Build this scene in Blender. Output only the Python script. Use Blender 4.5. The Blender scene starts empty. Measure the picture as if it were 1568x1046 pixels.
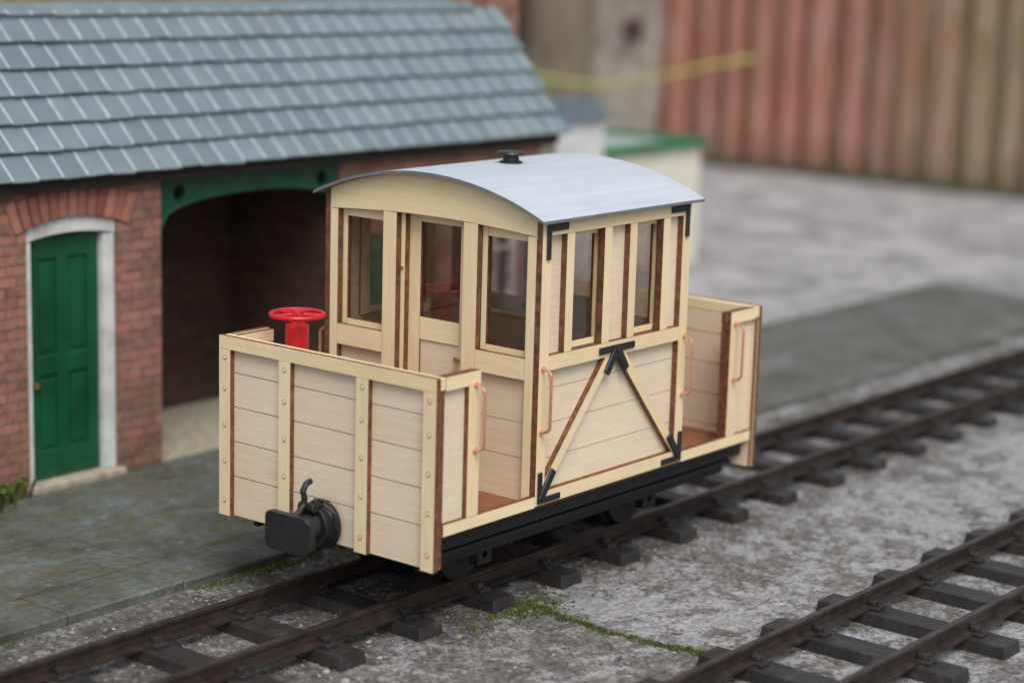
import bpy, bmesh, math, random
from mathutils import Matrix, Vector
random.seed(7)
sc=bpy.context.scene
# ---------------------------------------------------------------- materials
class NT:
    def __init__(s,name):
        s.m=bpy.data.materials.new(name); s.m.use_nodes=True
        s.t=s.m.node_tree; s.b=s.t.nodes['Principled BSDF']; s.c=None
    def n(s,typ,**k):
        nd=s.t.nodes.new(typ)
        for a,v in k.items():
            if a.startswith('_'): setattr(nd,a[1:],v)
            else:
                key=int(a[1:]) if a[0]=='i' and a[1:].isdigit() else a.replace('__',' ')
                if hasattr(v,'is_output'): s.t.links.new(v,nd.inputs[key])
                else: nd.inputs[key].default_value=v
        return nd
    def co(s,scale=(1,1,1)):
        if s.c is None: s.c=s.t.nodes.new('ShaderNodeTexCoord').outputs['Object']
        if scale==(1,1,1): return s.c
        return s.n('ShaderNodeMapping',Vector=s.c,Scale=scale).outputs[0]
    def noise(s,sc,det=4,rough=.6,vec=None,dist=0):
        return s.n('ShaderNodeTexNoise',Vector=vec or s.co(),Scale=sc,Detail=det,Roughness=rough,Distortion=dist).outputs[0]
    def ramp(s,fac,stops):
        r=s.n('ShaderNodeValToRGB',Fac=fac); e=r.color_ramp.elements
        while len(e)<len(stops): e.new(.5)
        for i,(p,c) in enumerate(stops):
            e[i].position=p; e[i].color=(c,c,c,1) if isinstance(c,(int,float)) else (*c,1)
        return r.outputs[0]
    def mix(s,f,a,b,mode='MIX'):
        nd=s.n('ShaderNodeMix',_data_type='RGBA',_blend_type=mode)
        for i,v in ((0,f),(6,a),(7,b)):
            if hasattr(v,'is_output'): s.t.links.new(v,nd.inputs[i])
            elif i==0: nd.inputs[0].default_value=v
            else: nd.inputs[i].default_value=(*v,1) if len(v)==3 else v
        return nd.outputs[2]
    def math(s,op,a,b=0.0,clamp=False):
        return s.n('ShaderNodeMath',_operation=op,_use_clamp=clamp,i0=a,i1=b).outputs[0]
    def set(s,k,v):
        if hasattr(v,'is_output'): s.t.links.new(v,s.b.inputs[k])
        else: s.b.inputs[k].default_value=(*v,1) if isinstance(v,tuple) and len(v)==3 else v
        return s
    def bump(s,h,st=.3,d=.01):
        s.set('Normal',s.n('ShaderNodeBump',Height=h,Strength=st,Distance=d).outputs[0]); return s

def m_wood(name,c1,c2,vert=False,rough=.65):
    k=NT(name); sc_=(22,22,1.6) if vert else (1.6,1.6,30)
    a=k.n('ShaderNodeAttribute',_attribute_name='tint').outputs['Fac']
    g=k.noise(3,5,.65,k.co(sc_)); b=k.noise(2.2,2)
    f=k.math('ADD',k.math('MULTIPLY',g,.55),k.math('MULTIPLY',b,.30)); f=k.math('ADD',f,k.math('MULTIPLY',a,.15))
    c=k.ramp(f,[(.33,c2),(.60,c1)])
    fl=k.noise(5,3,.6,k.co((9,9,1.5) if vert else (1.5,1.5,9)))
    c=k.mix(k.ramp(fl,[(.60,0),(.76,.32)]),c,tuple(x*.74 for x in c2))
    sp=k.noise(160,2,.5); c=k.mix(k.ramp(sp,[(.60,0),(.74,.25)]),c,tuple(x*.6 for x in c2))
    k.set('Base Color',c).set('Roughness',rough)
    k.bump(g,.12,.003); return k.m
strip=m_wood('birch_strip',(.87,.725,.465),(.76,.59,.345))
stripv=m_wood('birch_strip_vertical',(.87,.725,.465),(.76,.59,.345),True)
ply=m_wood('birch_ply',(.83,.70,.53),(.72,.575,.41))
def m_simple(name,c,rough=.6,var=.25,ns=20,metal=0,bs=.1,spec=.5):
    k=NT(name); n=k.noise(ns,4)
    k.set('Base Color',k.ramp(n,[(.3,tuple(x*(1-var) for x in c)),(.7,tuple(min(1,x*(1+var)) for x in c))]))
    k.set('Roughness',rough).set('Metallic',metal).set('Specular IOR Level',spec)
    if bs: k.bump(n,bs,.004)
    return k.m
burn=m_simple('laser_burnt_edge',(.16,.066,.030),.6,.6,45)
groove=m_simple('groove_dark',(.22,.11,.055),.8,.4,40)
floorm=m_simple('van_floor_brown',(.25,.10,.055),.6,.25,12)
black=m_simple('black_painted_iron',(.016,.017,.020),.42,.3,40)
blackp=m_simple('black_underframe',(.006,.007,.008),.5,.3,40)  # underframe black; on the wheels it puts the van's shadow into their colour
red=m_simple('red_paint',(.56,.014,.022),.35,.14,30,bs=.03)
copper=m_simple('copper_wire',(.85,.45,.30),.3,.1,50,metal=.75,bs=0)
roofm=NT('van_roof_paint')
n_=roofm.noise(3,4,.6,roofm.co((.6,9,1))); n2_=roofm.noise(2.5,4)
c_=roofm.ramp(n_,[(.3,(.47,.52,.58)),(.7,(.56,.605,.665))]); c_=roofm.mix(roofm.ramp(n2_,[(.5,0),(.7,.3)]),c_,(.43,.48,.54))
s_=roofm.n('ShaderNodeSeparateXYZ',Vector=roofm.co()); pl_=roofm.math('FRACT',roofm.math('MULTIPLY',s_.outputs[1],9.0))
ln_=roofm.math('GREATER_THAN',pl_,.97); c_=roofm.mix(roofm.math('MULTIPLY',ln_,.3),c_,(.25,.29,.34))
roofm.set('Base Color',c_).set('Roughness',.5); roofm.bump(n_,.15,.004); roofm=roofm.m
roofedge=m_simple('roof_edge_grey',(.16,.17,.18),.6,.2)
k=NT('thin_glazing'); t=k.t
sm=k.noise(5,5,.7); tr=k.n('ShaderNodeBsdfTransparent',Color=k.ramp(sm,[(.35,(.55,.50,.46)),(.65,(.78,.75,.72))])); gl=k.n('ShaderNodeBsdfGlossy',Roughness=.05,Color=(.9,.93,.96,1))
lw=k.n('ShaderNodeLayerWeight',Blend=.35); ff_=k.math('ADD',k.math('MULTIPLY',k.math('POWER',lw.outputs[1],3.0),.55),.10)
mx=k.n('ShaderNodeMixShader',Fac=ff_); t.links.new(tr.outputs[0],mx.inputs[1]); t.links.new(gl.outputs[0],mx.inputs[2])
t.links.new(mx.outputs[0],t.nodes['Material Output'].inputs['Surface']); glass=k.m
def m_brick(name,dark=1.0):
    k=NT(name)
    s=k.n('ShaderNodeSeparateXYZ',Vector=k.co())
    u=k.math('ADD',s.outputs[0],s.outputs[1])
    wv=k.noise(9,2); u=k.math('ADD',u,k.math('MULTIPLY',k.math('SUBTRACT',wv,.5),.016))
    v=k.math('ADD',s.outputs[2],k.math('MULTIPLY',k.math('SUBTRACT',k.noise(7,2),.5),.014))
    vec=k.n('ShaderNodeCombineXYZ',X=u,Y=v).outputs[0]
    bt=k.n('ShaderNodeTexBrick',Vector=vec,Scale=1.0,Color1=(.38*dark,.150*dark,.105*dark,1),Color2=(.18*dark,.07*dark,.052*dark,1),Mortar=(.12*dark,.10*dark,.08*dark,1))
    bt.inputs['Mortar Size'].default_value=.0045; bt.inputs['Mortar Smooth'].default_value=.3
    bt.inputs['Brick Width'].default_value=.118; bt.inputs['Row Height'].default_value=.0425; bt.inputs['Bias'].default_value=-.1
    n1=k.noise(22,6,.7); n2=k.noise(3,3)
    c=k.mix(k.ramp(n1,[(.42,0),(.72,.6)]),bt.outputs[0],(.46*dark,.29*dark,.21*dark))
    c=k.mix(k.ramp(n2,[(.48,0),(.70,.65)]),c,(.11*dark,.09*dark,.06*dark))
    lowm=k.n('ShaderNodeMapRange',Value=s.outputs[2],i1=-.27,i2=-.05,i3=.8,i4=0.0).outputs[0]
    c=k.mix(k.math('MULTIPLY',lowm,k.noise(8,4)),c,(.03,.04,.02))
    k.set('Base Color',c).set('Roughness',.85)
    h=k.math('ADD',k.math('MULTIPLY',bt.outputs[1],-1.0),k.math('MULTIPLY',n1,.7))
    k.bump(h,.9,.010); return k.m
brick=m_brick('red_brick'); brickd=m_brick('shaded_interior_brick',.22)  # interior copy of the same brick, with the room's shade darkened into its colour
def m_attr(name,c1,c2,rough,ns=25,spec=.5):
    k=NT(name); a=k.n('ShaderNodeAttribute',_attribute_name='tint').outputs['Fac']
    base=k.mix(a,c1,c2); n=k.noise(ns,5)
    c=k.mix(k.ramp(n,[(.35,0),(.7,.35)]),base,tuple(x*.6 for x in c1))
    k.set('Base Color',c).set('Roughness',rough).set('Specular IOR Level',spec); k.bump(n,.25,.005); return k.m
slate=m_attr('slate',(.150,.205,.230),(.200,.26,.285),.38,9)
vouss=m_attr('arch_brick',(.24,.085,.06),(.44,.20,.14),.85)
joint=m_simple('slate_joint_light',(.66,.70,.72),.6,.2)
green=m_simple('green_paint',(.004,.078,.032),.4,.3,6)
greend=m_simple('green_beam_paint',(.004,.055,.028),.4,.3,8)
white=m_simple('white_paint',(.62,.64,.64),.5,.22,10)
cream=m_simple('cream_paint',(.70,.68,.57),.6,.08,4)
stone=m_simple('threshold_stone',(.38,.34,.25),.85,.3,20,bs=.3)
brass=m_simple('brass',(.6,.42,.15),.35,.1,metal=.8,bs=0)
k=NT('sleeper_plastic'); n=k.noise(14,5,.7); k.set('Base Color',k.ramp(n,[(.35,(.018,.016,.016)),(.6,(.038,.034,.033)),(.8,(.11,.10,.09))])).set('Roughness',.5); k.bump(k.noise(20,4,.6,k.co((1,.15,1))),.5,.006); sleeperm=k.m
k=NT('rail_metal'); n=k.noise(16,5,.7); k.set('Base Color',k.ramp(n,[(.35,(.034,.026,.023)),(.7,(.085,.064,.056))])).set('Roughness',.34).set('Metallic',.45); k.bump(n,.15,.003); railm=k.m
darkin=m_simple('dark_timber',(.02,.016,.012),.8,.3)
# ---------------------------------------------------------------- mesh tools
def link(o,parent=None):
    sc.collection.objects.link(o)
    if parent is not None: o.parent=parent
    return o
def empty(name,loc=(0,0,0)):
    e=bpy.data.objects.new(name,None); e.empty_display_size=.2; return link(e)
class MB:
    def __init__(s): s.v=[];s.f=[];s.m=[];s.mats=[];s.tint=[];s.ct=0.0
    def mi(s,m):
        if m not in s.mats: s.mats.append(m)
        return s.mats.index(m)
    def face(s,idx,m): s.f.append(idx); s.m.append(s.mi(m)); s.tint.append(s.ct)
    def prism(s,pts0,pts1,mf,me):
        n=len(pts0);b=len(s.v); s.v+=list(pts0)+list(pts1)
        s.face(list(range(b,b+n))[::-1],mf); s.face(list(range(b+n,b+2*n)),mf)
        for i in range(n):
            j=(i+1)%n; s.face([b+i,b+j,b+n+j,b+n+i],me)
    def box(s,x0,x1,y0,y1,z0,z1,mf,me=None,ax='z'):
        me=me or mf
        s.prism([(x0,y0,z0),(x1,y0,z0),(x1,y1,z0),(x0,y1,z0)],[(x0,y0,z1),(x1,y0,z1),(x1,y1,z1),(x0,y1,z1)],mf,me)
    def cyl(s,p0,p1,r0,r1,m,seg=24,me=None):
        p0=Vector(p0);p1=Vector(p1);d=(p1-p0).normalized();a=d.orthogonal().normalized();b=d.cross(a)
        def ring(p,r): return [tuple(p+(a*math.cos(2*math.pi*i/seg)+b*math.sin(2*math.pi*i/seg))*r) for i in range(seg)]
        s.prism(ring(p0,r0),ring(p1,r1),m,me or m)
    def tube(s,pts,r,m,seg=8,closed=False):
        pts=[Vector(p) for p in pts];n=len(pts);b=len(s.v);prev=None
        for i,p in enumerate(pts):
            d=(pts[(i+1)%n]-pts[i-1]) if closed else (pts[min(i+1,n-1)]-pts[max(i-1,0)])
            d.normalize()
            if prev is None: a=d.orthogonal().normalized()
            else: a=(prev-d*prev.dot(d)).normalized()
            prev=a;c=d.cross(a)
            s.v+=[tuple(p+(a*math.cos(2*math.pi*q/seg)+c*math.sin(2*math.pi*q/seg))*r) for q in range(seg)]
        for i in range(n if closed else n-1):
            j=(i+1)%n
            for q in range(seg):
                w=(q+1)%seg; s.face([b+i*seg+q,b+i*seg+w,b+j*seg+w,b+j*seg+q],m)
        if not closed:
            s.face([b+q for q in range(seg)][::-1],m); s.face([b+(n-1)*seg+q for q in range(seg)],m)
    def make(s,name,parent=None,bevel=0,smooth=False):
        me=bpy.data.meshes.new(name); me.from_pydata([tuple(v) for v in s.v],[],s.f)
        for m in s.mats: me.materials.append(m)
        me.polygons.foreach_set('material_index',s.m)
        at=me.attributes.new('tint','FLOAT','FACE'); at.data.foreach_set('value',s.tint)
        bm=bmesh.new(); bm.from_mesh(me); bmesh.ops.recalc_face_normals(bm,faces=bm.faces); bm.to_mesh(me); bm.free()
        if smooth: me.shade_smooth() if hasattr(me,'shade_smooth') else None
        o=bpy.data.objects.new(name,me); link(o,parent)
        if smooth:
            try: me.set_sharp_from_angle(angle=math.radians(35))
            except Exception: pass
        if bevel:
            b=o.modifiers.new('bevel','BEVEL'); b.width=bevel; b.segments=1; b.limit_method='ANGLE'
        return o
# ---------------------------------------------------------------- brake van
L=1.9273; C0=.524; C1=L-C0; ZT=.641; ZF=.117; ZC=1.095; W=1.0
van=empty('railway_brake_van')
frames={'sn':lambda u,d,v:(u,d,v),'sf':lambda u,d,v:(u,W-d,v),'en':lambda u,d,v:(d,u,v),'ef':lambda u,d,v:(L-d,u,v),
        'cn':lambda u,d,v:(C0+d,u,v),'cf':lambda u,d,v:(C1-d,u,v)}
def P(mb,fr,poly,d0,d1,mf,me=burn):
    F=frames[fr]; mb.ct=random.random(); mb.prism([F(u,d0,v) for u,v in poly],[F(u,d1,v) for u,v in poly],mf,me)
def R(mb,fr,u0,u1,v0,v1,d0,d1,mf,me=burn): P(mb,fr,[(u0,v0),(u1,v0),(u1,v1),(u0,v1)],d0,d1,mf,me)
def Q(mb,fr,u0,u1,v0,v1,d,m):
    F=frames[fr]; b=len(mb.v); mb.v+=[F(u0,d,v0),F(u1,d,v0),F(u1,d,v1),F(u0,d,v1)]; mb.face([b,b+1,b+2,b+3],m)
def bar(mb,fr,a,b,w,d0,d1,mf,me=burn):
    a=Vector(a);b=Vector(b);n=(b-a).normalized();n=Vector((-n.y,n.x))*w/2
    P(mb,fr,[tuple(a+n),tuple(b+n),tuple(b-n),tuple(a-n)],d0,d1,mf,me)
for fr,nm in (('en','end_panel'),('ef','end_panel')):
    mb=MB(); zs=[.0,.143,.268,.391,.512,.605]
    R(mb,fr,.004,.996,.004,.60,.026,.044,ply)
    for i in range(5):
        ed=[.003,.322,.68,.997]
        for j in range(3): R(mb,fr,ed[j]+.0003,ed[j+1]-.0003,zs[i]+(.001),zs[i+1]-.002,.020,.0262,ply,groove)
    for z in zs[1:5]:
        R(mb,fr,.03,.97,z-.0012,z+.0012,.0436,.0446,groove,groove)
        for yb in (.15,.33,.5,.67,.85): R(mb,fr,yb-.012,yb+.012,z-.004,z+.004,.0437,.0449,groove,groove)
    for u0,u1 in ((0,.056),(.294,.350),(.652,.708),(.944,1.0)): R(mb,fr,u0,u1,0,.594,0,.0202,stripv)
    R(mb,fr,0,1,.595,ZT,0,.0205,strip,burn); R(mb,fr,.002,.998,.6,ZT-.002,.021,.0455,strip,strip)
    mb.make(nm,van,.0012)
    rv=MB(); F=frames[fr]
    for uc in (.028,.322,.680,.972):
        for z in (.055,.195,.325,.455,.565):
            rv.cyl(F(uc,0,z),F(uc,-.0012,z),.0088,.0088,groove,14); rv.cyl(F(uc,-.0005,z),F(uc,-.003,z),.0070,.006,stripv,14)
    rv.make('rivets',van)
for fr in ('sn','sf'):
    mb=MB()
    for fl in (0,1):
        def X(a,b): return (a,b) if not fl else (L-b,L-a)
        u=X(.046,.219); R(mb,fr,*u,.595,ZT,0,.022,strip); R(mb,fr,*u,.597,ZT-.003,.0225,.045,strip)
        u=X(.160,.219); R(mb,fr,*u,.153,.5945,0,.022,stripv); R(mb,fr,u[0]+.003,u[1]-.003,.153,.5945,.0225,.045,stripv)
        u=X(.0462,.159); R(mb,fr,*u,.153,.5945,.018,.034,ply)
        u=X(.0462,C0-.001); R(mb,fr,*u,ZF-.004,.1525,0,.022,strip)
    R(mb,fr,C0+.0005,C1-.0005,.12,.60,.0255,.044,ply)
    for z in (.268,.391,.512): R(mb,fr,C0+.05,C1-.05,z,z+.0018,.0250,.0256,groove,groove)
    pc=(.68,.895,1.045,1.25)
    for a,b in ((C0,.68),(.895,1.045),(1.25,C1)): R(mb,fr,a+.001,b,.601,1.07,.0255,.044,ply)
    for c in pc:
        R(mb,fr,c-.021,c+.021,.636,1.0445,0,.025,stripv)
        R(mb,fr,c-.024,c+.024,.6365,1.044,.0445,.055,stripv)
    for a,b in ((.706,.869),(1.071,1.224)):
        R(mb,fr,a,b,.6365,.66,.03,.044,strip); R(mb,fr,a,b,1.025,1.044,.03,.044,strip)
    R(mb,fr,C0,C0+.05,ZF,ZC,0,.0252,stripv); R(mb,fr,C1-.05,C1,ZF,ZC,0,.0252,stripv)
    R(mb,fr,C0+.0505,C1-.0505,1.045,ZC,0,.0252,strip); R(mb,fr,C0+.0505,C1-.0505,.583,.635,0,.0252,strip)
    R(mb,fr,C0+.0505,C1-.0505,ZF,.163,0,.0252,strip)
    mid=(C0+C1)/2
    for sg in (-1,1):
        e=mid+sg*(mid-C0-.052)
        P(mb,fr,[(mid+sg*.012,.5825),(mid+sg*.062,.5825),(e,.205),(e,.1635),(e-sg*.012,.1635)],.0005,.022,strip)
    mb.make('side_frame',van,.0012)
    gb=MB()
    for a,b in ((.706,.869),(1.071,1.224)): Q(gb,fr,a,b,.64,1.04,.036,glass)
    gb.make('side_glazing',van)
    ib=MB()
    for sg,c in ((1,C0+.018),(-1,C1-.018)):
        R(ib,fr,min(c,c+sg*.022),max(c,c+sg*.022),.965,1.085,-.009,-.0002,black,black)
        R(ib,fr,min(c+sg*.0225,c+sg*.115),max(c+sg*.0225,c+sg*.115),1.06,1.085,-.009,-.0002,black,black)
        c2=C0+.008 if sg>0 else C1-.008
        R(ib,fr,min(c2,c2+sg*.022),max(c2,c2+sg*.022),.123,.235,-.009,-.0002,black,black)
        R(ib,fr,min(c2+sg*.0225,c2+sg*.125),max(c2+sg*.0225,c2+sg*.125),.123,.145,-.009,-.0002,black,black)
        bar(ib,fr,(c2+sg*.012,.135),(c2+sg*.085,.232),.03,-.0105,-.0003,black,black)
    R(ib,fr,mid-.105,mid+.105,.597,.622,-.009,-.0002,black,black)
    for sg in (-1,1): bar(ib,fr,(mid+sg*.004,.606),(mid+sg*.060,.525),.032,-.0105,-.0003,black,black)
    ib.make('iron_brackets',van,.003)
    hb=MB()
    F=frames[fr]
    for u in (.192,C0+.018,C1-.018,L-.192):
        pts=[]
        for q in range(9):
            a=math.pi/2*q/8; pts.append(F(u,-.040*math.sin(a)+.0,.57+.025*math.cos(a)))
        for q in range(9):
            a=math.pi/2*q/8; pts.append(F(u,-.040*math.cos(a),.40-.025*math.sin(a)))
        pts=[F(u,.005,.595)]+pts+[F(u,.005,.375)]
        hb.tube(pts,.0055,copper,8)
        for z in (.595,.375): hb.cyl(F(u,.0,z),F(u,-.006,z),.009,.009,copper,12)
    hb.make('handrails',van,0,True)
def arc(y,off=0):
    r=(.53**2+.115**2)/(2*.115); return ZC-.004+math.sqrt(r*r-(y-.5)**2)-(r-.115)-off
for fr in ('cn','cf'):
    mb=MB()
    ys=[.0255+i*(.949/24) for i in range(25)]
    bl=lambda y: 1.040+.022*(1-((y-.5)/.5)**2)
    poly=[(y,arc(y)-.001) for y in ys]+[(y,bl(y)) for y in ys[::-1]]
    P(mb,fr,poly,0,.024,strip)
    for a,b in ((.0255,.062),(.938,.9745),(.282,.345),(.655,.718)): R(mb,fr,a,b,ZF,min(bl(a),bl(b))-.0008,0,.024,stripv)
    for a,b in ((.0625,.2815),(.7185,.9375)):
        R(mb,fr,a,b,.548,.622,0,.023,strip)
        R(mb,fr,a,b,ZF,.555,.0245,.040,ply)
        for z in (.268,.391): R(mb,fr,a,b,z,z+.0018,.0240,.0246,groove,groove)
        R(mb,fr,b-.024,b-.001,.6225,1.06,.026,.044,stripv); R(mb,fr,a+.001,a+.022,.6225,1.06,.026,.044,stripv)
        R(mb,fr,a+.0225,b-.0245,1.018,1.06,.0265,.044,strip)
        R(mb,fr,a+.0225,b-.0245,.60,.642,.0265,.044,strip)
    R(mb,fr,.582,.654,ZF,1.12,.050,.067,stripv); R(mb,fr,.346,.398,ZF,1.12,.050,.067,stripv)
    R(mb,fr,.3985,.5815,ZF,.20,.050,.067,strip); R(mb,fr,.3985,.5815,.61,.69,.050,.067,strip); R(mb,fr,.3985,.5815,1.03,1.12,.050,.067,strip)
    R(mb,fr,.398,.582,.2,.61,.057,.063,ply)
    R(mb,fr,.3465,.366,ZF,1.13,.0245,.0495,stripv); R(mb,fr,.634,.6535,ZF,1.13,.0245,.0495,stripv)
    poly=[(y,arc(y)-.003) for y in ys]+[(.9745,1.062),(.0255,1.062)]
    P(mb,fr,poly,.0675,.078,ply)
    mb.make('cab_end_frame',van,.0012)
    gb=MB()
    for a,b in ((.085,.26),(.74,.915)): Q(gb,fr,a,b,.64,1.03,.036,glass)
    Q(gb,fr,.399,.581,.69,1.03,.059,glass)
    gb.make('end_glazing',van)
    kb=MB(); F=frames[fr]
    kb.cyl(F(.40,.050,.56),F(.40,.035,.56),.008,.011,brass,12)
    kb.cyl(F(.644,.0245,.86),F(.644,.018,.86),.006,.006,brass,10); kb.make('door_knob',van)
mb=MB(); mb.box(C0+.25,C1-.25,.62,.94,.33,.36,ply,burn); mb.box(C0+.25,C0+.275,.63,.93,ZF,.33,ply,burn); mb.box(C1-.275,C1-.25,.63,.93,ZF,.33,ply,burn)
mb.make('cab_bench',van)
mb=MB(); N=40; xs=(C0-.036,C1+.036)
a0=[];a1=[]
for i in range(N+1):
    y=-.03+1.06*i/N; z=arc(y); a0.append((y,z)); a1.append((y,z+.011))
poly=a0+a1[::-1]; n=len(poly)
mb.v=[(xs[0],y,z) for y,z in poly]+[(xs[1],y,z) for y,z in poly]
for i in range(N):
    mb.face([i,i+1,n-2-i,n-1-i],roofedge); mb.face([n+i,n+i+1,n+n-2-i,n+n-1-i],roofedge)
    mb.face([i,i+1,n+i+1,n+i],roofedge)
    q=n-1-i; mb.face([q,q-1,n+q-1,n+q],roofm)
mb.face([0,n-1,2*n-1,n],roofedge); mb.face([N,N+1,n+N+1,n+N],roofedge)
mb.make('cab_roof',van,0,True)
mb=MB(); xc=.963; zt=arc(.5)+.010
mb.cyl((xc,.5,zt-.004),(xc,.5,zt+.008),.043,.041,black,28); mb.cyl((xc,.5,zt+.008),(xc,.5,zt+.034),.031,.026,black,24)
mb.cyl((xc,.5,zt+.034),(xc,.5,zt+.043),.052,.047,black,28); mb.make('roof_vent',van,.0015,True)
mb=MB(); mb.box(.0465,L-.0465,.0235,.9765,.098,.116,floorm,burn); mb.make('floor',van)
mb=MB()
for y0,y1 in ((.035,.06),(.94,.965)): mb.box(.05,L-.05,y0,y1,.050,.0975,blackp)
for y0,y1 in ((.11,.135),(.865,.89)): mb.box(.06,L-.06,y0,y1,-.035,.0972,blackp)
for x in (.06,.5,.95,1.4,L-.09): mb.box(x,x+.03,.165,.83,.0,.097,blackp)
for y in (.07,.93): mb.cyl((.08,y,.022),(L-.08,y,.022),.012,.012,blackp,10)
for x in (.10,.62,C1-.10,L-.11):
    for y in (.07,.93): mb.box(x,x+.014,y-.006,y+.006,.01,.097,blackp)
mb.make('underframe',van,.002)
mb=MB()
for x in (.47,L-.47):
    mb.cyl((x,.17,-.075),(x,.83,-.075),.014,.014,blackp,12)
    for y,s in ((.30,1),(.70,-1)):
        mb.cyl((x,y-.02,-.075),(x,y+.02,-.075),.117,.117,blackp,36,railm); mb.cyl((x,y+s*.02,-.075),(x,y+s*.03,-.075),.133,.133,blackp,36)
        mb.cyl((x,y-s*.021,-.075),(x,y-s*.04,-.075),.05,.04,blackp,20)
    for y in (.19,.81): mb.box(x-.04,x+.04,y-.02,y+.02,-.11,.0,blackp)
mb.make('wheelsets',van,.002,True)
for F,nm in ((frames['en'],'buffer_coupler'),(frames['ef'],'buffer_coupler')):
    mb=MB(); yc=.49; zc=.07
    mb.cyl(F(yc,0,zc),F(yc,-.016,zc),.084,.084,black,32); mb.cyl(F(yc,-.016,zc),F(yc,-.03,zc),.076,.070,black,32)
    mb.cyl(F(yc,-.03,zc),F(yc,-.055,zc),.070,.066,black,32); mb.cyl(F(yc,-.055,zc),F(yc,-.062,zc),.074,.074,black,32); mb.cyl(F(yc,-.062,zc),F(yc,-.10,zc),.052,.046,black,28)
    mb.cyl(F(yc,-.10,zc),F(yc,-.165,zc),.036,.034,black,20)
    def plate(d): 
        pts=[]
        for cx,cz,a0 in ((.075,.032,0),(-.075,.032,90),(-.075,-.032,180),(.075,-.032,270)):
            for q in range(7):
                a=math.radians(a0+q*15); pts.append((cx+.03*math.cos(a),cz+.033*math.sin(a)))
        return [F(yc+u,-(d-1.6*u*u),zc+v) for u,v in pts]
    mb.prism(plate(.19),plate(.162),black,black)
    hp=[F(yc,-.145,zc+.050),F(yc,-.12,zc+.060),F(yc,-.095,zc+.082),F(yc,-.092,zc+.105),F(yc,-.10,zc+.13),F(yc,-.085,zc+.152),F(yc,-.062,zc+.158)]
    mb.tube(hp,.011,black,10); mb.cyl(F(yc-.035,-.075,zc+.07),F(yc+.035,-.075,zc+.07),.016,.016,black,16)
    mb.cyl(F(yc-.02,-.06,zc+.06),F(yc-.02,-.06,zc+.10),.008,.008,black,10)
    mb.tube([F(yc-.02,-.06,zc+.06),F(yc-.05,-.05,zc+.085),F(yc-.085,-.04,zc+.06),F(yc-.09,-.035,zc)],.007,black,8)
    mb.make(nm,van,.0015,True)
mb=MB(); wx,wy,wz=.20,.82,.712
mb.cyl((wx,wy,ZF),(wx,wy,.675),.043,.041,red,28); mb.cyl((wx,wy,ZF),(wx,wy,ZF+.02),.06,.057,red,24)
mb.cyl((wx,wy,.675),(wx,wy,.70),.028,.022,red,16); mb.cyl((wx,wy,.695),(wx,wy,.727),.026,.022,red,20)
mb.tube([(wx+.092*math.cos(2*math.pi*i/40),wy+.092*math.sin(2*math.pi*i/40),wz) for i in range(40)],.0085,red,10,True)
for i in range(5):
    a=2*math.pi*i/5+.3; mb.cyl((wx,wy,wz),(wx+.088*math.cos(a),wy+.088*math.sin(a),wz),.008,.006,red,10)
mb.make('brake_handwheel',van,0,True)
# ---------------------------------------------------------------- tracks
def track(yc,x0,x1,xph,hl,name):
    e=empty(name); mb=MB(); g=.196
    for y in (yc-g,yc+g):
        prof=[(-.030,-.256),(.030,-.256),(.030,-.249),(.007,-.242),(.006,-.212),(.0125,-.206),(.0125,-.194),(.009,-.192),(-.009,-.192),(-.0125,-.194),(-.0125,-.206),(-.006,-.212),(-.007,-.242),(-.030,-.249)]
        mb.prism([(x0,y+a,b) for a,b in prof],[(x1,y+a,b) for a,b in prof],railm,railm)
    mb.make('rails',e)
    sb=MB(); x=xph-.385*math.floor((xph-x0)/.385)
    while x<x1:
        j=random.uniform(-.008,.008); w=.056; t=random.uniform(-.012,.012); zt=-.2565+random.uniform(-.001,.001)
        h0=yc-hl+random.uniform(-.006,.006);h1=yc+hl
        sb.prism([(x-w-.006+j,h0-.006,-.302),(x+w+.006+j,h0-.006,-.302),(x+w+.006+j+t,h1+.006,-.302),(x-w-.006+j+t,h1+.006,-.302)],
                 [(x-w+j,h0,zt),(x+w+j,h0,zt),(x+w+j+t,h1,zt),(x-w+j+t,h1,zt)],sleeperm,sleeperm)
        for y in (yc-g,yc+g):
            for s in (-1,1):
                ya=y+s*.016; yb=y+s*.062
                sb.box(x-.026+j,x+.026+j,min(ya,yb),max(ya,yb),zt+.0005,-.244,sleeperm)
                ya=y+s*.011; yb=y+s*.040
                sb.box(x-.016+j,x+.016+j,min(ya,yb),max(ya,yb),-.2435,-.226,sleeperm)
                sb.cyl((x+j,y+s*.051,-.2435),(x+j,y+s*.051,-.238),.007,.006,sleeperm,8)
        x+=.385
    sb.make('sleepers',e,.004)
track(.5,-2.6,12.6,2.49,.345,'railway_track')
track(-1.02,-2.6,12.6,1.39,.36,'railway_track')
# ---------------------------------------------------------------- ground & platform
k=NT('weathered_concrete'); s=k.n('ShaderNodeSeparateXYZ',Vector=k.co()); X,Y=s.outputs[0],s.outputs[1]
def step(v,a,b): return k.n('ShaderNodeMapRange',Value=v,i1=a,i2=b,i3=0.0,i4=1.0).outputs[0]
n1=k.noise(8,7,.68,dist=.25); n2=k.noise(48,5,.7); n3=k.noise(1.2,3); n4=k.noise(17,6,.7)
vo=k.n('ShaderNodeTexVoronoi',Vector=k.co(),Scale=48.0)
base=k.ramp(n4,[(.32,(.085,.081,.076)),(.65,(.21,.203,.19))])
base=k.mix(k.ramp(vo.outputs['Color'],[(.50,0),(.95,.75)]),base,(.36,.34,.31))
base=k.mix(k.ramp(n2,[(.33,.75),(.5,0)]),base,(.045,.043,.040))
wf=k.math('ADD',n1,k.math('MULTIPLY',step(X,.62,.70),.075)); wf=k.math('ADD',wf,k.math('MULTIPLY',k.math('SUBTRACT',n2,.5),.45))
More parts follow.
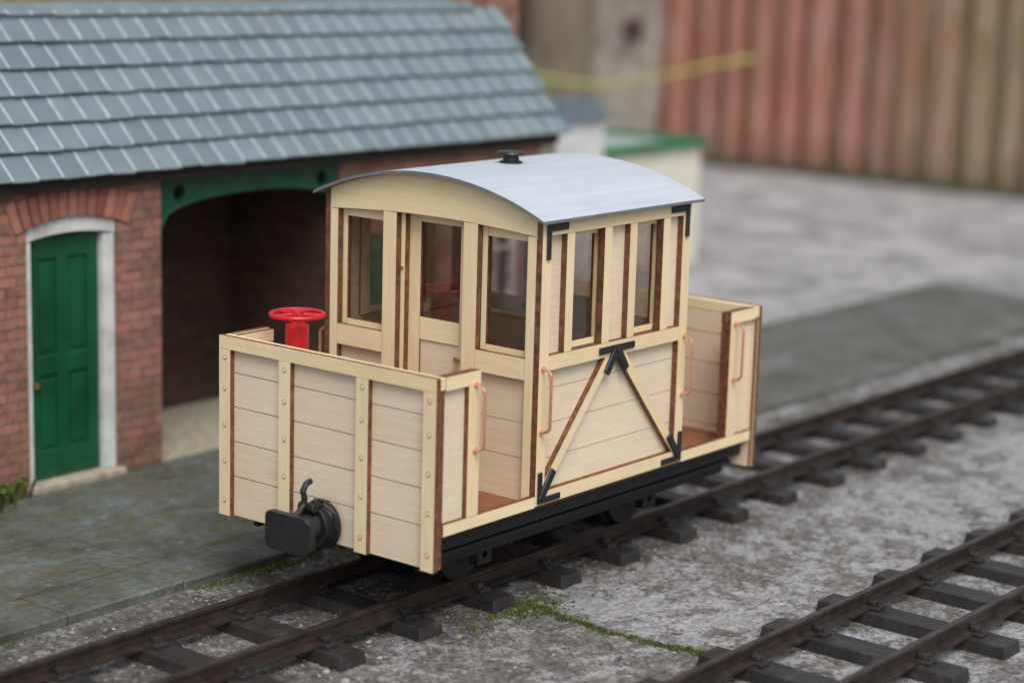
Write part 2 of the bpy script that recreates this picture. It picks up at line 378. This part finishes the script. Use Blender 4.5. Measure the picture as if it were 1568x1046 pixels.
wf=k.math('ADD',wf,k.math('MULTIPLY',k.math('SUBTRACT',n3,.5),.35))
whitec=k.mix(k.ramp(n4,[(.35,0),(.65,1)]),(.30,.30,.31),(.53,.53,.55))
whitec=k.mix(k.ramp(n2,[(.36,.5),(.52,0)]),whitec,(.16,.155,.15))
nearc=k.mix(k.ramp(wf,[(.50,0),(.62,.92)]),base,whitec)
dk=k.math('MULTIPLY',step(Y,-.02,.14),k.math('SUBTRACT',1.0,step(Y,1.02,1.12)))
nearc=k.mix(k.math('MULTIPLY',dk,k.ramp(k.noise(6,6,.75),[(.40,.85),(.60,.05)])),nearc,(.05,.045,.036))
far=k.mix(k.ramp(k.noise(2.4,8,.78),[(.40,0),(.60,1)]),(.22,.215,.215),(.52,.505,.515))
ff=k.math('MAXIMUM',step(Y,1.9,2.5),step(X,8.0,9.5))
col=k.mix(ff,nearc,far)
k.set('Base Color',col).set('Roughness',.85)
h=k.math('ADD',k.math('MULTIPLY',n2,.8),k.math('MULTIPLY',vo.outputs['Distance'],.5)); h=k.math('ADD',h,k.math('MULTIPLY',n4,1.0)); k.bump(h,1.0,.016)
ground_m=k.m
mb=MB(); mb.v=[(-60,-60,-.3),(80,-60,-.3),(80,80,-.3),(-60,80,-.3)]; mb.face([0,1,2,3],ground_m); mb.make('ground')
k=NT('slate_paving'); n1=k.noise(3.2,6,.68,dist=.5); n2=k.noise(26,5,.7)
s=k.n('ShaderNodeSeparateXYZ',Vector=k.co()); nx=k.n('ShaderNodeMapRange',Value=s.outputs[0],i1=1.8,i2=3.6,i3=1.0,i4=.25).outputs[0]
c=k.ramp(n1,[(.30,(.065,.068,.052)),(.45,(.125,.13,.112)),(.56,(.165,.175,.16)),(.70,(.21,.26,.285))])
c=k.mix(k.ramp(n2,[(.38,.5),(.6,0)]),c,(.045,.05,.038))
c=k.mix(k.math('MULTIPLY',nx,k.ramp(k.noise(6,6,.75),[(.54,0),(.64,.85)])),c,(.12,.115,.03))
c=k.mix(k.math('MULTIPLY',nx,k.ramp(k.noise(11,6,.8),[(.58,0),(.66,.6)])),c,(.28,.33,.36))
bt=k.n('ShaderNodeTexBrick',Vector=k.co(),Scale=1.0,Color1=(1,1,1,1),Color2=(.86,.88,.9,1),Mortar=(.35,.36,.3,1)); bt.inputs['Brick Width'].default_value=1.15; bt.inputs['Row Height'].default_value=.46
bt.inputs['Mortar Size'].default_value=.004; bt.inputs['Mortar Smooth'].default_value=.5
c=k.mix(1.0,c,bt.outputs[0],'MULTIPLY')
k.set('Base Color',c).set('Roughness',.5); k.bump(k.math('ADD',n2,n1),.7,.014); pave=k.m
mb=MB(); PZ=-.265
xx=-3.5; 
while xx<7.95:
    w=min(1.15,8.0-xx); dz=random.uniform(-.003,.002); mb.box(xx,xx+w-.004,1.125+random.uniform(-.004,.004),2.35,-.32,PZ+dz,pave); xx+=w
mb.box(-3.5,3.72,2.3505,3.5,-.32,PZ-.001,pave)
mb.make('platform',None,.006)
# ---------------------------------------------------------------- station building
bld=empty('station_building'); YW=2.42; T=.11; ZE=1.0
mb=MB()
def wb(x0,x1,z0,z1,y0=YW,y1=YW+T,m=brick): mb.box(x0,x1,y0,y1,z0,z1,m)
wb(-2.2,.283,PZ,ZE); wb(.2835,.7475,.862,ZE); wb(.748,.99,PZ,ZE)
mb.box(.2835,.7475,YW+.076,YW+T,.79,.8615,brick)
wb(2.083,2.28,PZ,ZE); wb(2.2805,2.66,.62,ZE); wb(2.6605,3.12,PZ,ZE); wb(3.1205,3.46,PZ,.15); wb(3.1205,3.46,.72,ZE); wb(3.4605,3.70,PZ,ZE)
wb(-2.2,3.70,PZ,ZE,3.24,3.35)
mb.box(.88,.989,YW+T+.0005,3.2395,PZ,ZE,brick); mb.box(2.084,2.19,YW+T+.0005,3.2395,PZ,ZE,brick)
gp=[(YW+T+.0005,PZ),(3.2395,PZ),(3.2395,1.05),(2.93,1.56),(2.84,1.56),(YW+T+.0005,1.12)]
mb.prism([(3.60,y,z) for y,z in gp],[(3.6995,y,z) for y,z in gp],brick,brick)
mb.prism([(-2.2,y,z) for y,z in gp],[(-2.1,y,z) for y,z in gp],brick,brick)
mb.make('brick_walls',bld)
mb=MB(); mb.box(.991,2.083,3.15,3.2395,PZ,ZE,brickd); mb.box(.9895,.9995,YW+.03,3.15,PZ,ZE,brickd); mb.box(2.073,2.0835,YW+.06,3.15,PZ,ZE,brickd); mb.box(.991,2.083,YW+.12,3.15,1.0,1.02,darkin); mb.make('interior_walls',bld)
mb=MB(); mb.box(.80,2.2,YW+.01,3.2,-.2655,-.258,stone); mb.make('interior_floor',bld)
mb=MB()
for i in range(12):
    mb.ct=random.random(); w=.12 if i%2 else .07; mb.box(3.70-w,3.712,YW-.01,YW+.10,PZ+i*.106,PZ+i*.106+.1,stone)
mb.make('quoins',bld,.004)
mb=MB(); cx=.515; zc0=.80; sp=.29; rise=.055; rr=(sp*sp+rise*rise)/(2*rise); cz=zc0+rise-rr+.0
amax=math.asin(sp/rr); nv=13
for i in range(nv):
    a0=-amax+2*amax*i/nv+.004;a1=-amax+2*amax*(i+1)/nv-.004; mb.ct=random.random(); o=random.uniform(-.006,.006)
    r0,r1=rr,rr+.13+o
    pl=[(cx+r0*math.sin(a0),cz+r0*math.cos(a0)),(cx+r0*math.sin(a1),cz+r0*math.cos(a1)),(cx+r1*math.sin(a1),cz+r1*math.cos(a1)),(cx+r1*math.sin(a0),cz+r1*math.cos(a0))]
    mb.prism([(x,YW-.012+o*.4,z) for x,z in pl],[(x,YW+.06,z) for x,z in pl],vouss,vouss)
mb.make('door_arch_bricks',bld,.004)
def door(x0,x1,z0,z1,y,arch=True):
    mb=MB(); w=x1-x0
    mb.box(x0,x1,y+.02,y+.03,z0,z1,green)
    st=w*.15
    for a,b in ((x0,x0+st),(x1-st,x1),(x0+w/2-st/2,x0+w/2+st/2)): mb.box(a,b,y+.008,y+.0205,z0,z1,green)
    for a,b in ((z0,z0+.12),(z0+.44,z0+.52),(z1-.09,z1)):
        mb.box(x0+st+.0005,x0+w/2-st/2-.0005,y+.009,y+.0203,a,b,green); mb.box(x0+w/2+st/2+.0005,x1-st-.0005,y+.009,y+.0203,a,b,green)
    for a,b in ((x0+st,x0+w/2-st/2),(x0+w/2+st/2,x1-st)):
        for c,d in ((z0+.12,z0+.44),(z0+.52,z1-.09)):
            mb.box(a+.02,b-.02,y+.014,y+.0207,c+.02,d-.02,green)
    mb.make('door',bld,.003)
door(.316,.684,-.236,.775,YW+.035)
mb=MB(); mb.cyl((.345,YW+.043,.17),(.345,YW+.025,.17),.010,.014,brass,16); mb.make('door_knob',bld)
mb=MB(); mb.box(.285,.315,YW+.012,YW+.075,-.236,.765,white); mb.box(.685,.745,YW+.012,YW+.075,-.236,.765,white)
fx=[.285+.46*i/12 for i in range(13)]
tp=[(x,.800+.055*(1-((x-.515)/.29)**2)-.001) for x in fx]; bt_=[(x,.7655+.035*(1-((x-.515)/.23)**2)*.7) for x in fx]
pl=tp+bt_[::-1]; mb.prism([(x,YW+.008,z) for x,z in pl],[(x,YW+.075,z) for x,z in pl],white,white)
mb.make('door_frame',bld,.002)
mb=MB(); mb.box(.27,.77,YW-.03,YW+.10,PZ-.01,-.237,stone); mb.make('door_step',bld,.006)
door(2.282,2.655,-.25,.615,YW+.01)
mb=MB()
for a,b,c,d in ((3.122,3.458,.15,.185),(3.122,3.458,.685,.719),(3.122,3.16,.1855,.6845),(3.42,3.458,.1855,.6845),(3.28,3.30,.186,.684),(3.161,3.279,.43,.445),(3.301,3.419,.43,.445)):
    mb.box(a,b,YW+.03,YW+.06,c,d,white)
mb.make('window_frame',bld)
mb=MB(); mb.box(3.125,3.455,YW+.07,YW+.075,.153,.716,m_simple('dark_window_glass',(.05,.06,.07),.1,.1,bs=0)); mb.make('window_glass',bld)
x0,x1=.9905,2.0725; zb=.998
holes=[(x0+.105,.905,.035),(x1-.105,.905,.035)]
NX=64
def lowz(x):
    t=(x-x0)/(x1-x0); return .765+.118*math.sqrt(max(0,1-((t-.5)/.5)**2))**.8
outer=[(x0,zb),(x1,zb)]+[(x1-(x1-x0)*i/NX,lowz(x1-(x1-x0)*i/NX)) for i in range(NX+1)]
cu=bpy.data.curves.new('beam_curve','CURVE'); cu.dimensions='2D'; cu.fill_mode='BOTH'; cu.extrude=.02
def spl(pts):
    s_=cu.splines.new('POLY'); s_.points.add(len(pts)-1)
    for i,(a,b) in enumerate(pts): s_.points[i].co=(a,b,0,1)
    s_.use_cyclic_u=True
spl(outer)
for hx,hz,hr in holes: spl([(hx+hr*math.cos(2*math.pi*i/24),hz+hr*math.sin(2*math.pi*i/24)) for i in range(24)])
co=bpy.data.objects.new('arched_beam',cu); link(co); co.rotation_euler=(math.pi/2,0,0); co.location=(0,YW+.022,0)
bpy.context.view_layer.update()
me=bpy.data.meshes.new_from_object(co.evaluated_get(bpy.context.evaluated_depsgraph_get())); me.transform(co.matrix_world)
bpy.data.objects.remove(co); bo=bpy.data.objects.new('arched_beam',me); me.materials.clear(); me.materials.append(greend); link(bo,bld)
mb=MB(); pts=[(x0+(x1-x0)*i/40,YW-.002,lowz(x0+(x1-x0)*i/40)+.006) for i in range(41)]; mb.tube(pts,.008,greend,8); mb.make('beam_bead',bld)
YE,ZEv,YR,ZR=2.36,1.019,2.885,1.67
dv=Vector((0,YR-YE,ZR-ZEv)); SL=dv.length; dv.normalize(); nv_=Vector((0,-dv.z,dv.y))
XR=3.745; XL=-2.3
def clipx(s_): 
    z=ZEv+dv.z*s_; return XR if z<1.586 else XR-(z-1.586)*3.5
mb=MB(); jb=MB(); rows=7; rh=SL/6.35
def RP(x,s_,h,back=False):
    p=Vector((x,YE,ZEv))+dv*s_+nv_*h
    if back: p.y=2*YR-p.y
    return tuple(p)
for back in (False,True):
    for r in range(rows):
        s0=r*rh-.012; s1=min(s0+rh*1.18,SL+.0)
        sw=.1235; x=XL+(sw/2 if r%2 else 0)+random.uniform(-.012,.012)
        while x<XR-.01:
            lim=clipx((s0+s1)/2)+random.uniform(-.012,.004); xa=x+.003; xb=min(x+sw-.003+random.uniform(-.002,.001),lim)
            if xb-xa>.02:
                mb.ct=random.random(); o=random.uniform(-.003,.003); hb=.028+random.uniform(-.002,.0035)
                b0=s0+o; tw=random.uniform(-.004,.004)
                mb.prism([RP(xa,b0,hb-.012,back),RP(xb,b0+tw,hb-.012,back),RP(xb,s1,-.002,back),RP(xa,s1,-.002,back)],
                         [RP(xa,b0,hb,back),RP(xb,b0+tw,hb,back),RP(xb,s1,.005,back),RP(xa,s1,.005,back)],slate,slate)
                xj=x+sw-.003
                if xj+.006<lim-.01: jb.prism([RP(xj,s0+.006,hb-.012,back),RP(xj+.006,s0+.006,hb-.012,back),RP(xj+.006,s1,-.002,back),RP(xj,s1,-.002,back)],
                         [RP(xj,s0+.006,hb-.0015,back),RP(xj+.006,s0+.006,hb-.0015,back),RP(xj+.006,s1,.004,back),RP(xj,s1,.004,back)],joint,joint)
            x+=sw
mb.make('roof_slates',bld,.0012); jb.make('slate_joints',bld)
mb=MB()
for back in (False,True):
    pl=[(XL+.01,0.01),(XR-.012,0.01),(XR-.012,(1.58-ZEv)/dv.z),(clipx(SL)-.012,SL),(XL+.01,SL)]
    mb.prism([RP(x,s_,-.004,back) for x,s_ in pl],[RP(x,s_,-.022,back) for x,s_ in pl],joint,darkin)
mb.make('roof_deck',bld)
mb=MB(); x=XL
while x<3.40:
    mb.ct=random.random(); xe=min(x+.3,3.44)
    mb.prism([(x,YR-.05,ZR-.04),(x,YR,ZR+.022),(x,YR+.05,ZR-.04)],[(xe-.004,YR-.05,ZR-.04),(xe-.004,YR,ZR+.022),(xe-.004,YR+.05,ZR-.04)],slate,slate); x+=.3
mb.make('ridge_tiles',bld,.002)
mb=MB(); mb.box(3.7005,3.98,2.90,3.12,PZ,1.86,brick); mb.box(3.69,3.99,2.89,3.13,1.8605,1.90,brick); mb.cyl((3.84,3.01,1.90),(3.84,3.01,2.02),.05,.04,vouss,20); mb.make('chimney',bld)
mb=MB(); mb.box(XL+.02,XR-.06,YE+.012,YE+.03,ZE-.03,ZE+.012,darkin); mb.make('eave_board',bld)
# ---------------------------------------------------------------- small background buildings
sh=empty('flat_roofed_shed'); mb=MB()
mb.box(6.55,7.79,4.2,5.2,-.3,.55,cream); mb.make('walls',sh)
mb=MB()
greenr=m_simple('shed_green_paint',(.012,.16,.06),.5,.2,4)
for a in ((6.50,7.84,4.15,4.25),(6.50,7.84,5.15,5.25),(6.50,6.60,4.2505,5.1495),(7.74,7.84,4.2505,5.1495)): mb.box(*a,.5505,.60,greenr)
mb.make('green_roof_rim',sh,.004)
mb=MB(); mb.box(6.6005,7.7395,4.2505,5.1495,.5505,.565,m_simple('roof_felt',(.35,.38,.36),.8)); mb.make('roof',sh)
ct=empty('white_signal_box'); mb=MB(); mb.box(5.72,6.17,3.9,4.2,-.3,.85,white); mb.box(5.80,6.09,3.885,3.899,.30,.58,m_simple('pane_dark',(.05,.06,.07),.15,bs=0)); mb.make('walls',ct)
sr=m_simple('grey_slate_roof',(.09,.125,.15),.55)
mb=MB(); mb.prism([(5.67,3.86,.85),(6.20,3.86,.85),(6.20,4.25,.85),(5.67,4.25,.85)],[(5.72,3.96,.98),(6.15,3.96,.98),(6.15,4.15,.98),(5.72,4.15,.98)],sr,sr); mb.make('roof',ct)
# ---------------------------------------------------------------- fence, wall, hose
k=NT('fence_timber'); s=k.n('ShaderNodeSeparateXYZ',Vector=k.co()); Y=s.outputs[1]; a=k.n('ShaderNodeAttribute',_attribute_name='tint').outputs['Fac']
g=k.noise(2.0,5,.7,k.co((6,6,.8)))
redc=k.mix(a,(.22,.070,.042),(.42,.165,.11)); tanc=k.mix(a,(.17,.115,.05),(.33,.25,.13))
f=k.n('ShaderNodeMapRange',Value=k.math('ADD',Y,k.math('MULTIPLY',k.math('SUBTRACT',a,.5),1.6)),i1=4.7,i2=6.3,i3=0.0,i4=1.0).outputs[0]
c=k.mix(f,tanc,redc); c=k.mix(k.ramp(g,[(.44,0),(.66,.7)]),c,(.46,.34,.28)); c=k.mix(k.ramp(k.noise(1.2,4),[(.5,0),(.7,.35)]),c,(.12,.10,.05))
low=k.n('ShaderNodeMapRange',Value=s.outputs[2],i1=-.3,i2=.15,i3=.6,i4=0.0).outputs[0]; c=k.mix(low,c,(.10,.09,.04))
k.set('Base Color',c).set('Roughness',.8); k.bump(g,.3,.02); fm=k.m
mb=MB(); y=8.45; i=0
while y>-14:
    mb.ct=(random.random()*.6+.4) if i%2 else random.random()*.5
    if i%2:
        w=random.uniform(.16,.24); mb.box(13.31,13.335,y-w,y,-.28,3.0+random.uniform(-.01,.01),fm); y-=w-.03
    else:
        w=random.uniform(.15,.22); mb.box(13.40,13.425,y-w-.06,y+.03,-.28,3.0,fm); y-=w
    i+=1
for z in (.3,1.4,2.5): mb.box(13.43,13.50,-14,8.45,z,z+.12,fm)
mb.box(13.27,13.305,-14,8.45,-.3,-.2,m_simple('gravel_board',(.08,.07,.04),.9))
mb.make('timber_fence')
k=NT('old_render'); n=k.noise(1.6,6,.7,k.co((1,1,.5))); c=k.ramp(n,[(.3,(.12,.095,.06)),(.5,(.26,.215,.15)),(.7,(.36,.32,.25))]); k.set('Base Color',c).set('Roughness',.9); k.bump(n,.6,.05); rend=k.m
mb=MB(); mb.box(13.45,13.7,9.35,20,-.3,3.2,rend); mb.make('rendered_wall')
k=NT('old_concrete'); n=k.noise(2.6,6,.75); c=k.ramp(n,[(.36,(.16,.14,.11)),(.6,(.42,.385,.33))]); k.set('Base Color',c).set('Roughness',.9); k.bump(n,.6,.05)
mb=MB(); mb.box(13.25,13.8,8.47,9.30,-.3,3.2,k.m); mb.make('concrete_gatepost',None,.03)
mb=MB(); mb.cyl((13.25,8.72,1.08),(13.12,8.72,1.08),.13,.10,m_simple('rusty_iron',(.07,.035,.028),.7),16); mb.make('gate_hinge')
mb=MB(); mb.box(13.0,13.2,10.15,10.45,-.3,3.3,m_simple('dark_post_timber',(.035,.025,.018),.8)); mb.make('timber_post')
k2=m_simple('hose_plastic',(.50,.56,.12),.5,.15)
mb=MB(); mb.tube([(13.1,10.6,.60),(13.1,9.9,.50),(13.1,9.4,.46),(13.1,8.94,.48),(13.1,8.3,.60),(13.1,7.6,.77),(13.25,7.2,.86)],.018,k2,10); mb.make('garden_hose',None,0,True)
# ---------------------------------------------------------------- moss, weeds, pebbles
k=NT('moss_green'); a=k.n('ShaderNodeAttribute',_attribute_name='tint').outputs['Fac']; k.set('Base Color',k.mix(a,(.028,.04,.010),(.14,.18,.03))).set('Roughness',.9); mossm=k.m
def tufts(name,items,m=mossm):
    mb=MB()
    for (x,y,z,r) in items:
        for _ in range(7):
            mb.ct=random.random(); a=random.uniform(0,6.28); h=r*random.uniform(.4,.9); px=x+random.gauss(0,r*.5); py=y+random.gauss(0,r*.5); w=r*random.uniform(.25,.5)
            c_,s_=math.cos(a)*w,math.sin(a)*w; b=len(mb.v)
            mb.v+=[(px-c_,py-s_,z-.001),(px+c_,py+s_,z-.001),(px+c_*.3+random.gauss(0,h*.4),py+s_*.3+random.gauss(0,h*.4),z+h)]; mb.face([b,b+1,b+2],m)
    return mb.make(name)
it=[]
for i in range(1800):
    y=random.uniform(-1.9,.12)
    if math.sin(y*9+1)+math.sin(y*23)>-.9 or random.random()<.3: it.append((.655+.02*math.sin(y*7)+.008*math.sin(y*31)+random.gauss(0,.011),y,-.3,random.uniform(.004,.013)))
for i in range(300): it.append((random.gauss(.62,.10),random.gauss(.12,.05),-.3,random.uniform(.005,.014)))
for i in range(1400):
    x=random.uniform(-2.5,7.5)
    if math.sin(x*3.1)+math.sin(x*7.3+1)>.1: it.append((x,1.11-abs(random.gauss(0,.013)),-.3,random.uniform(.004,.011)))
for i in range(300): it.append((random.gauss(.35,.16),random.gauss(1.09,.025),-.3,random.uniform(.006,.014)))
for i in range(160):
    x=random.uniform(-2,3.7); it.append((x,2.40-abs(random.gauss(0,.012)),PZ,random.uniform(.003,.009)))
tufts('moss',it)
mb=MB()
for cx_,cy_,n_ in ((.10,2.36,30),(-.12,2.33,24),(.20,2.39,10),(.02,2.30,10)):
    for i in range(n_):
        mb.ct=random.random(); a=random.uniform(0,6.28); l=random.uniform(.04,.12); w=.008
        x=cx_+random.gauss(0,.03);y=cy_+random.gauss(0,.012); dx,dy=math.cos(a)*l*.7,-abs(math.sin(a))*l*.5; b=len(mb.v)
        mb.v+=[(x-w,y,PZ),(x+w,y,PZ),(x+dx*.5+w*1.2,y+dy*.5,PZ+l*.8),(x+dx*.5-w*1.2,y+dy*.5,PZ+l*.8),(x+dx,y+dy,PZ+l*.75)]
        mb.face([b,b+1,b+2,b+3],mossm); mb.face([b+3,b+2,b+4],mossm)
mb.make('weeds')
k=NT('pebble_stone'); a=k.n('ShaderNodeAttribute',_attribute_name='tint').outputs['Fac']; k.set('Base Color',k.ramp(a,[(0,(.06,.055,.05)),(.5,(.16,.15,.135)),(.85,(.27,.25,.22)),(1,(.42,.41,.40))])).set('Roughness',.85); pm=k.m
mb=MB()
ico=[(0,0,1),(.89,0,.45),(.28,.85,.45),(-.72,.53,.45),(-.72,-.53,.45),(.28,-.85,.45),(.72,.53,-.45),(-.28,.85,-.45),(-.89,0,-.45),(-.28,-.85,-.45),(.72,-.53,-.45),(0,0,-1)]
icf=[(0,1,2),(0,2,3),(0,3,4),(0,4,5),(0,5,1),(1,6,2),(2,7,3),(3,8,4),(4,9,5),(5,10,1),(6,7,2),(7,8,3),(8,9,4),(9,10,5),(10,6,1)]
for i in range(11000):
    q=random.random()
    if q<.6: x,y=random.uniform(-1.8,5),random.uniform(.02,1.1)
    elif q<.82: x,y=random.uniform(-1.8,.65),random.uniform(-1.4,.1)
    else: x,y=random.uniform(-1.6,4),random.uniform(-2.0,.1)
    r=random.uniform(.003,.009)*(1 if random.random()<.92 else 1.8); mb.ct=random.random(); b=len(mb.v); sx,sy,sz=[r*random.uniform(.6,1.3) for _ in range(3)]
    for v in ico: mb.v.append((x+v[0]*sx,y+v[1]*sy,-.3+v[2]*sz*.6))
    for f_ in icf: mb.face([b+t_ for t_ in f_],pm)
mb.make('gravel')
lm=m_attr('dead_leaf',(.16,.08,.035),(.34,.20,.09),.8)
mb=MB()
for i in range(70):
    if random.random()<.55: x,y,z=random.uniform(-1.6,5),random.uniform(1.14,2.3),PZ+.003
    else: x,y,z=random.uniform(-1.4,5),random.uniform(-1.9,1.08),-.293
    r=random.uniform(.008,.022); a=random.uniform(0,6.28); mb.ct=random.random(); b=len(mb.v)
    for q,(rr_,zz) in enumerate(((1.3,.4),(.6,.0),(.9,.3),(.5,0),(1.1,.35),(.6,.1))):
        an=a+q*1.047; mb.v.append((x+math.cos(an)*r*rr_,y+math.sin(an)*r*rr_*.6,z+r*zz*random.uniform(.2,1)))
    mb.face([b+j for j in range(6)],lm)
mb.make('leaf_litter')
# ---------------------------------------------------------------- camera
yaw,pit,rol=.6741,.1966,.0288
F=Vector((math.cos(yaw)*math.cos(pit),math.sin(yaw)*math.cos(pit),-math.sin(pit)))
R0=Vector((math.sin(yaw),-math.cos(yaw),0)); U0=R0.cross(F)
Rr=R0*math.cos(rol)+U0*math.sin(rol); Uu=-R0*math.sin(rol)+U0*math.cos(rol)
cam=bpy.data.cameras.new('camera'); cam.lens=36*3114.69/1568; cam.sensor_width=36; cam.clip_end=500; cam.clip_start=.05
cam.dof.use_dof=True; cam.dof.focus_distance=7.05; cam.dof.aperture_fstop=.74
cob=bpy.data.objects.new('camera',cam); link(cob)
Mx=Matrix.Identity(4)
for i,c_ in enumerate((Rr,Uu,-F)):
    for j in range(3): Mx[j][i]=c_[j]
Mx.translation=Vector((-4.7632,-4.1042,2.0221)); cob.matrix_world=Mx; sc.camera=cob
# ---------------------------------------------------------------- light
w=bpy.data.worlds.new('World'); sc.world=w; w.use_nodes=True; nt=w.node_tree
sky=nt.nodes.new('ShaderNodeTexSky'); sky.sky_type='NISHITA'; sky.sun_disc=False
sd=Vector((-.55,-.75,1.25)).normalized()
el=math.asin(sd.z); sky.sun_elevation=el; sky.sun_rotation=math.atan2(sd.x,sd.y); sky.dust_density=4; sky.air_density=1.2
hs=nt.nodes.new('ShaderNodeHueSaturation'); hs.inputs['Saturation'].default_value=.45; nt.links.new(sky.outputs[0],hs.inputs['Color'])
bg=nt.nodes['Background']; bg.inputs['Strength'].default_value=.15; nt.links.new(hs.outputs[0],bg.inputs['Color'])
sl=bpy.data.lights.new('sun','SUN'); sl.energy=1.4; sl.angle=math.radians(25); sl.color=(1,.965,.91)
so=bpy.data.objects.new('sun',sl); link(so); so.rotation_euler=sd.to_track_quat('Z','Y').to_euler()
sc.view_settings.view_transform='Standard'; sc.view_settings.look='None'; sc.view_settings.exposure=0
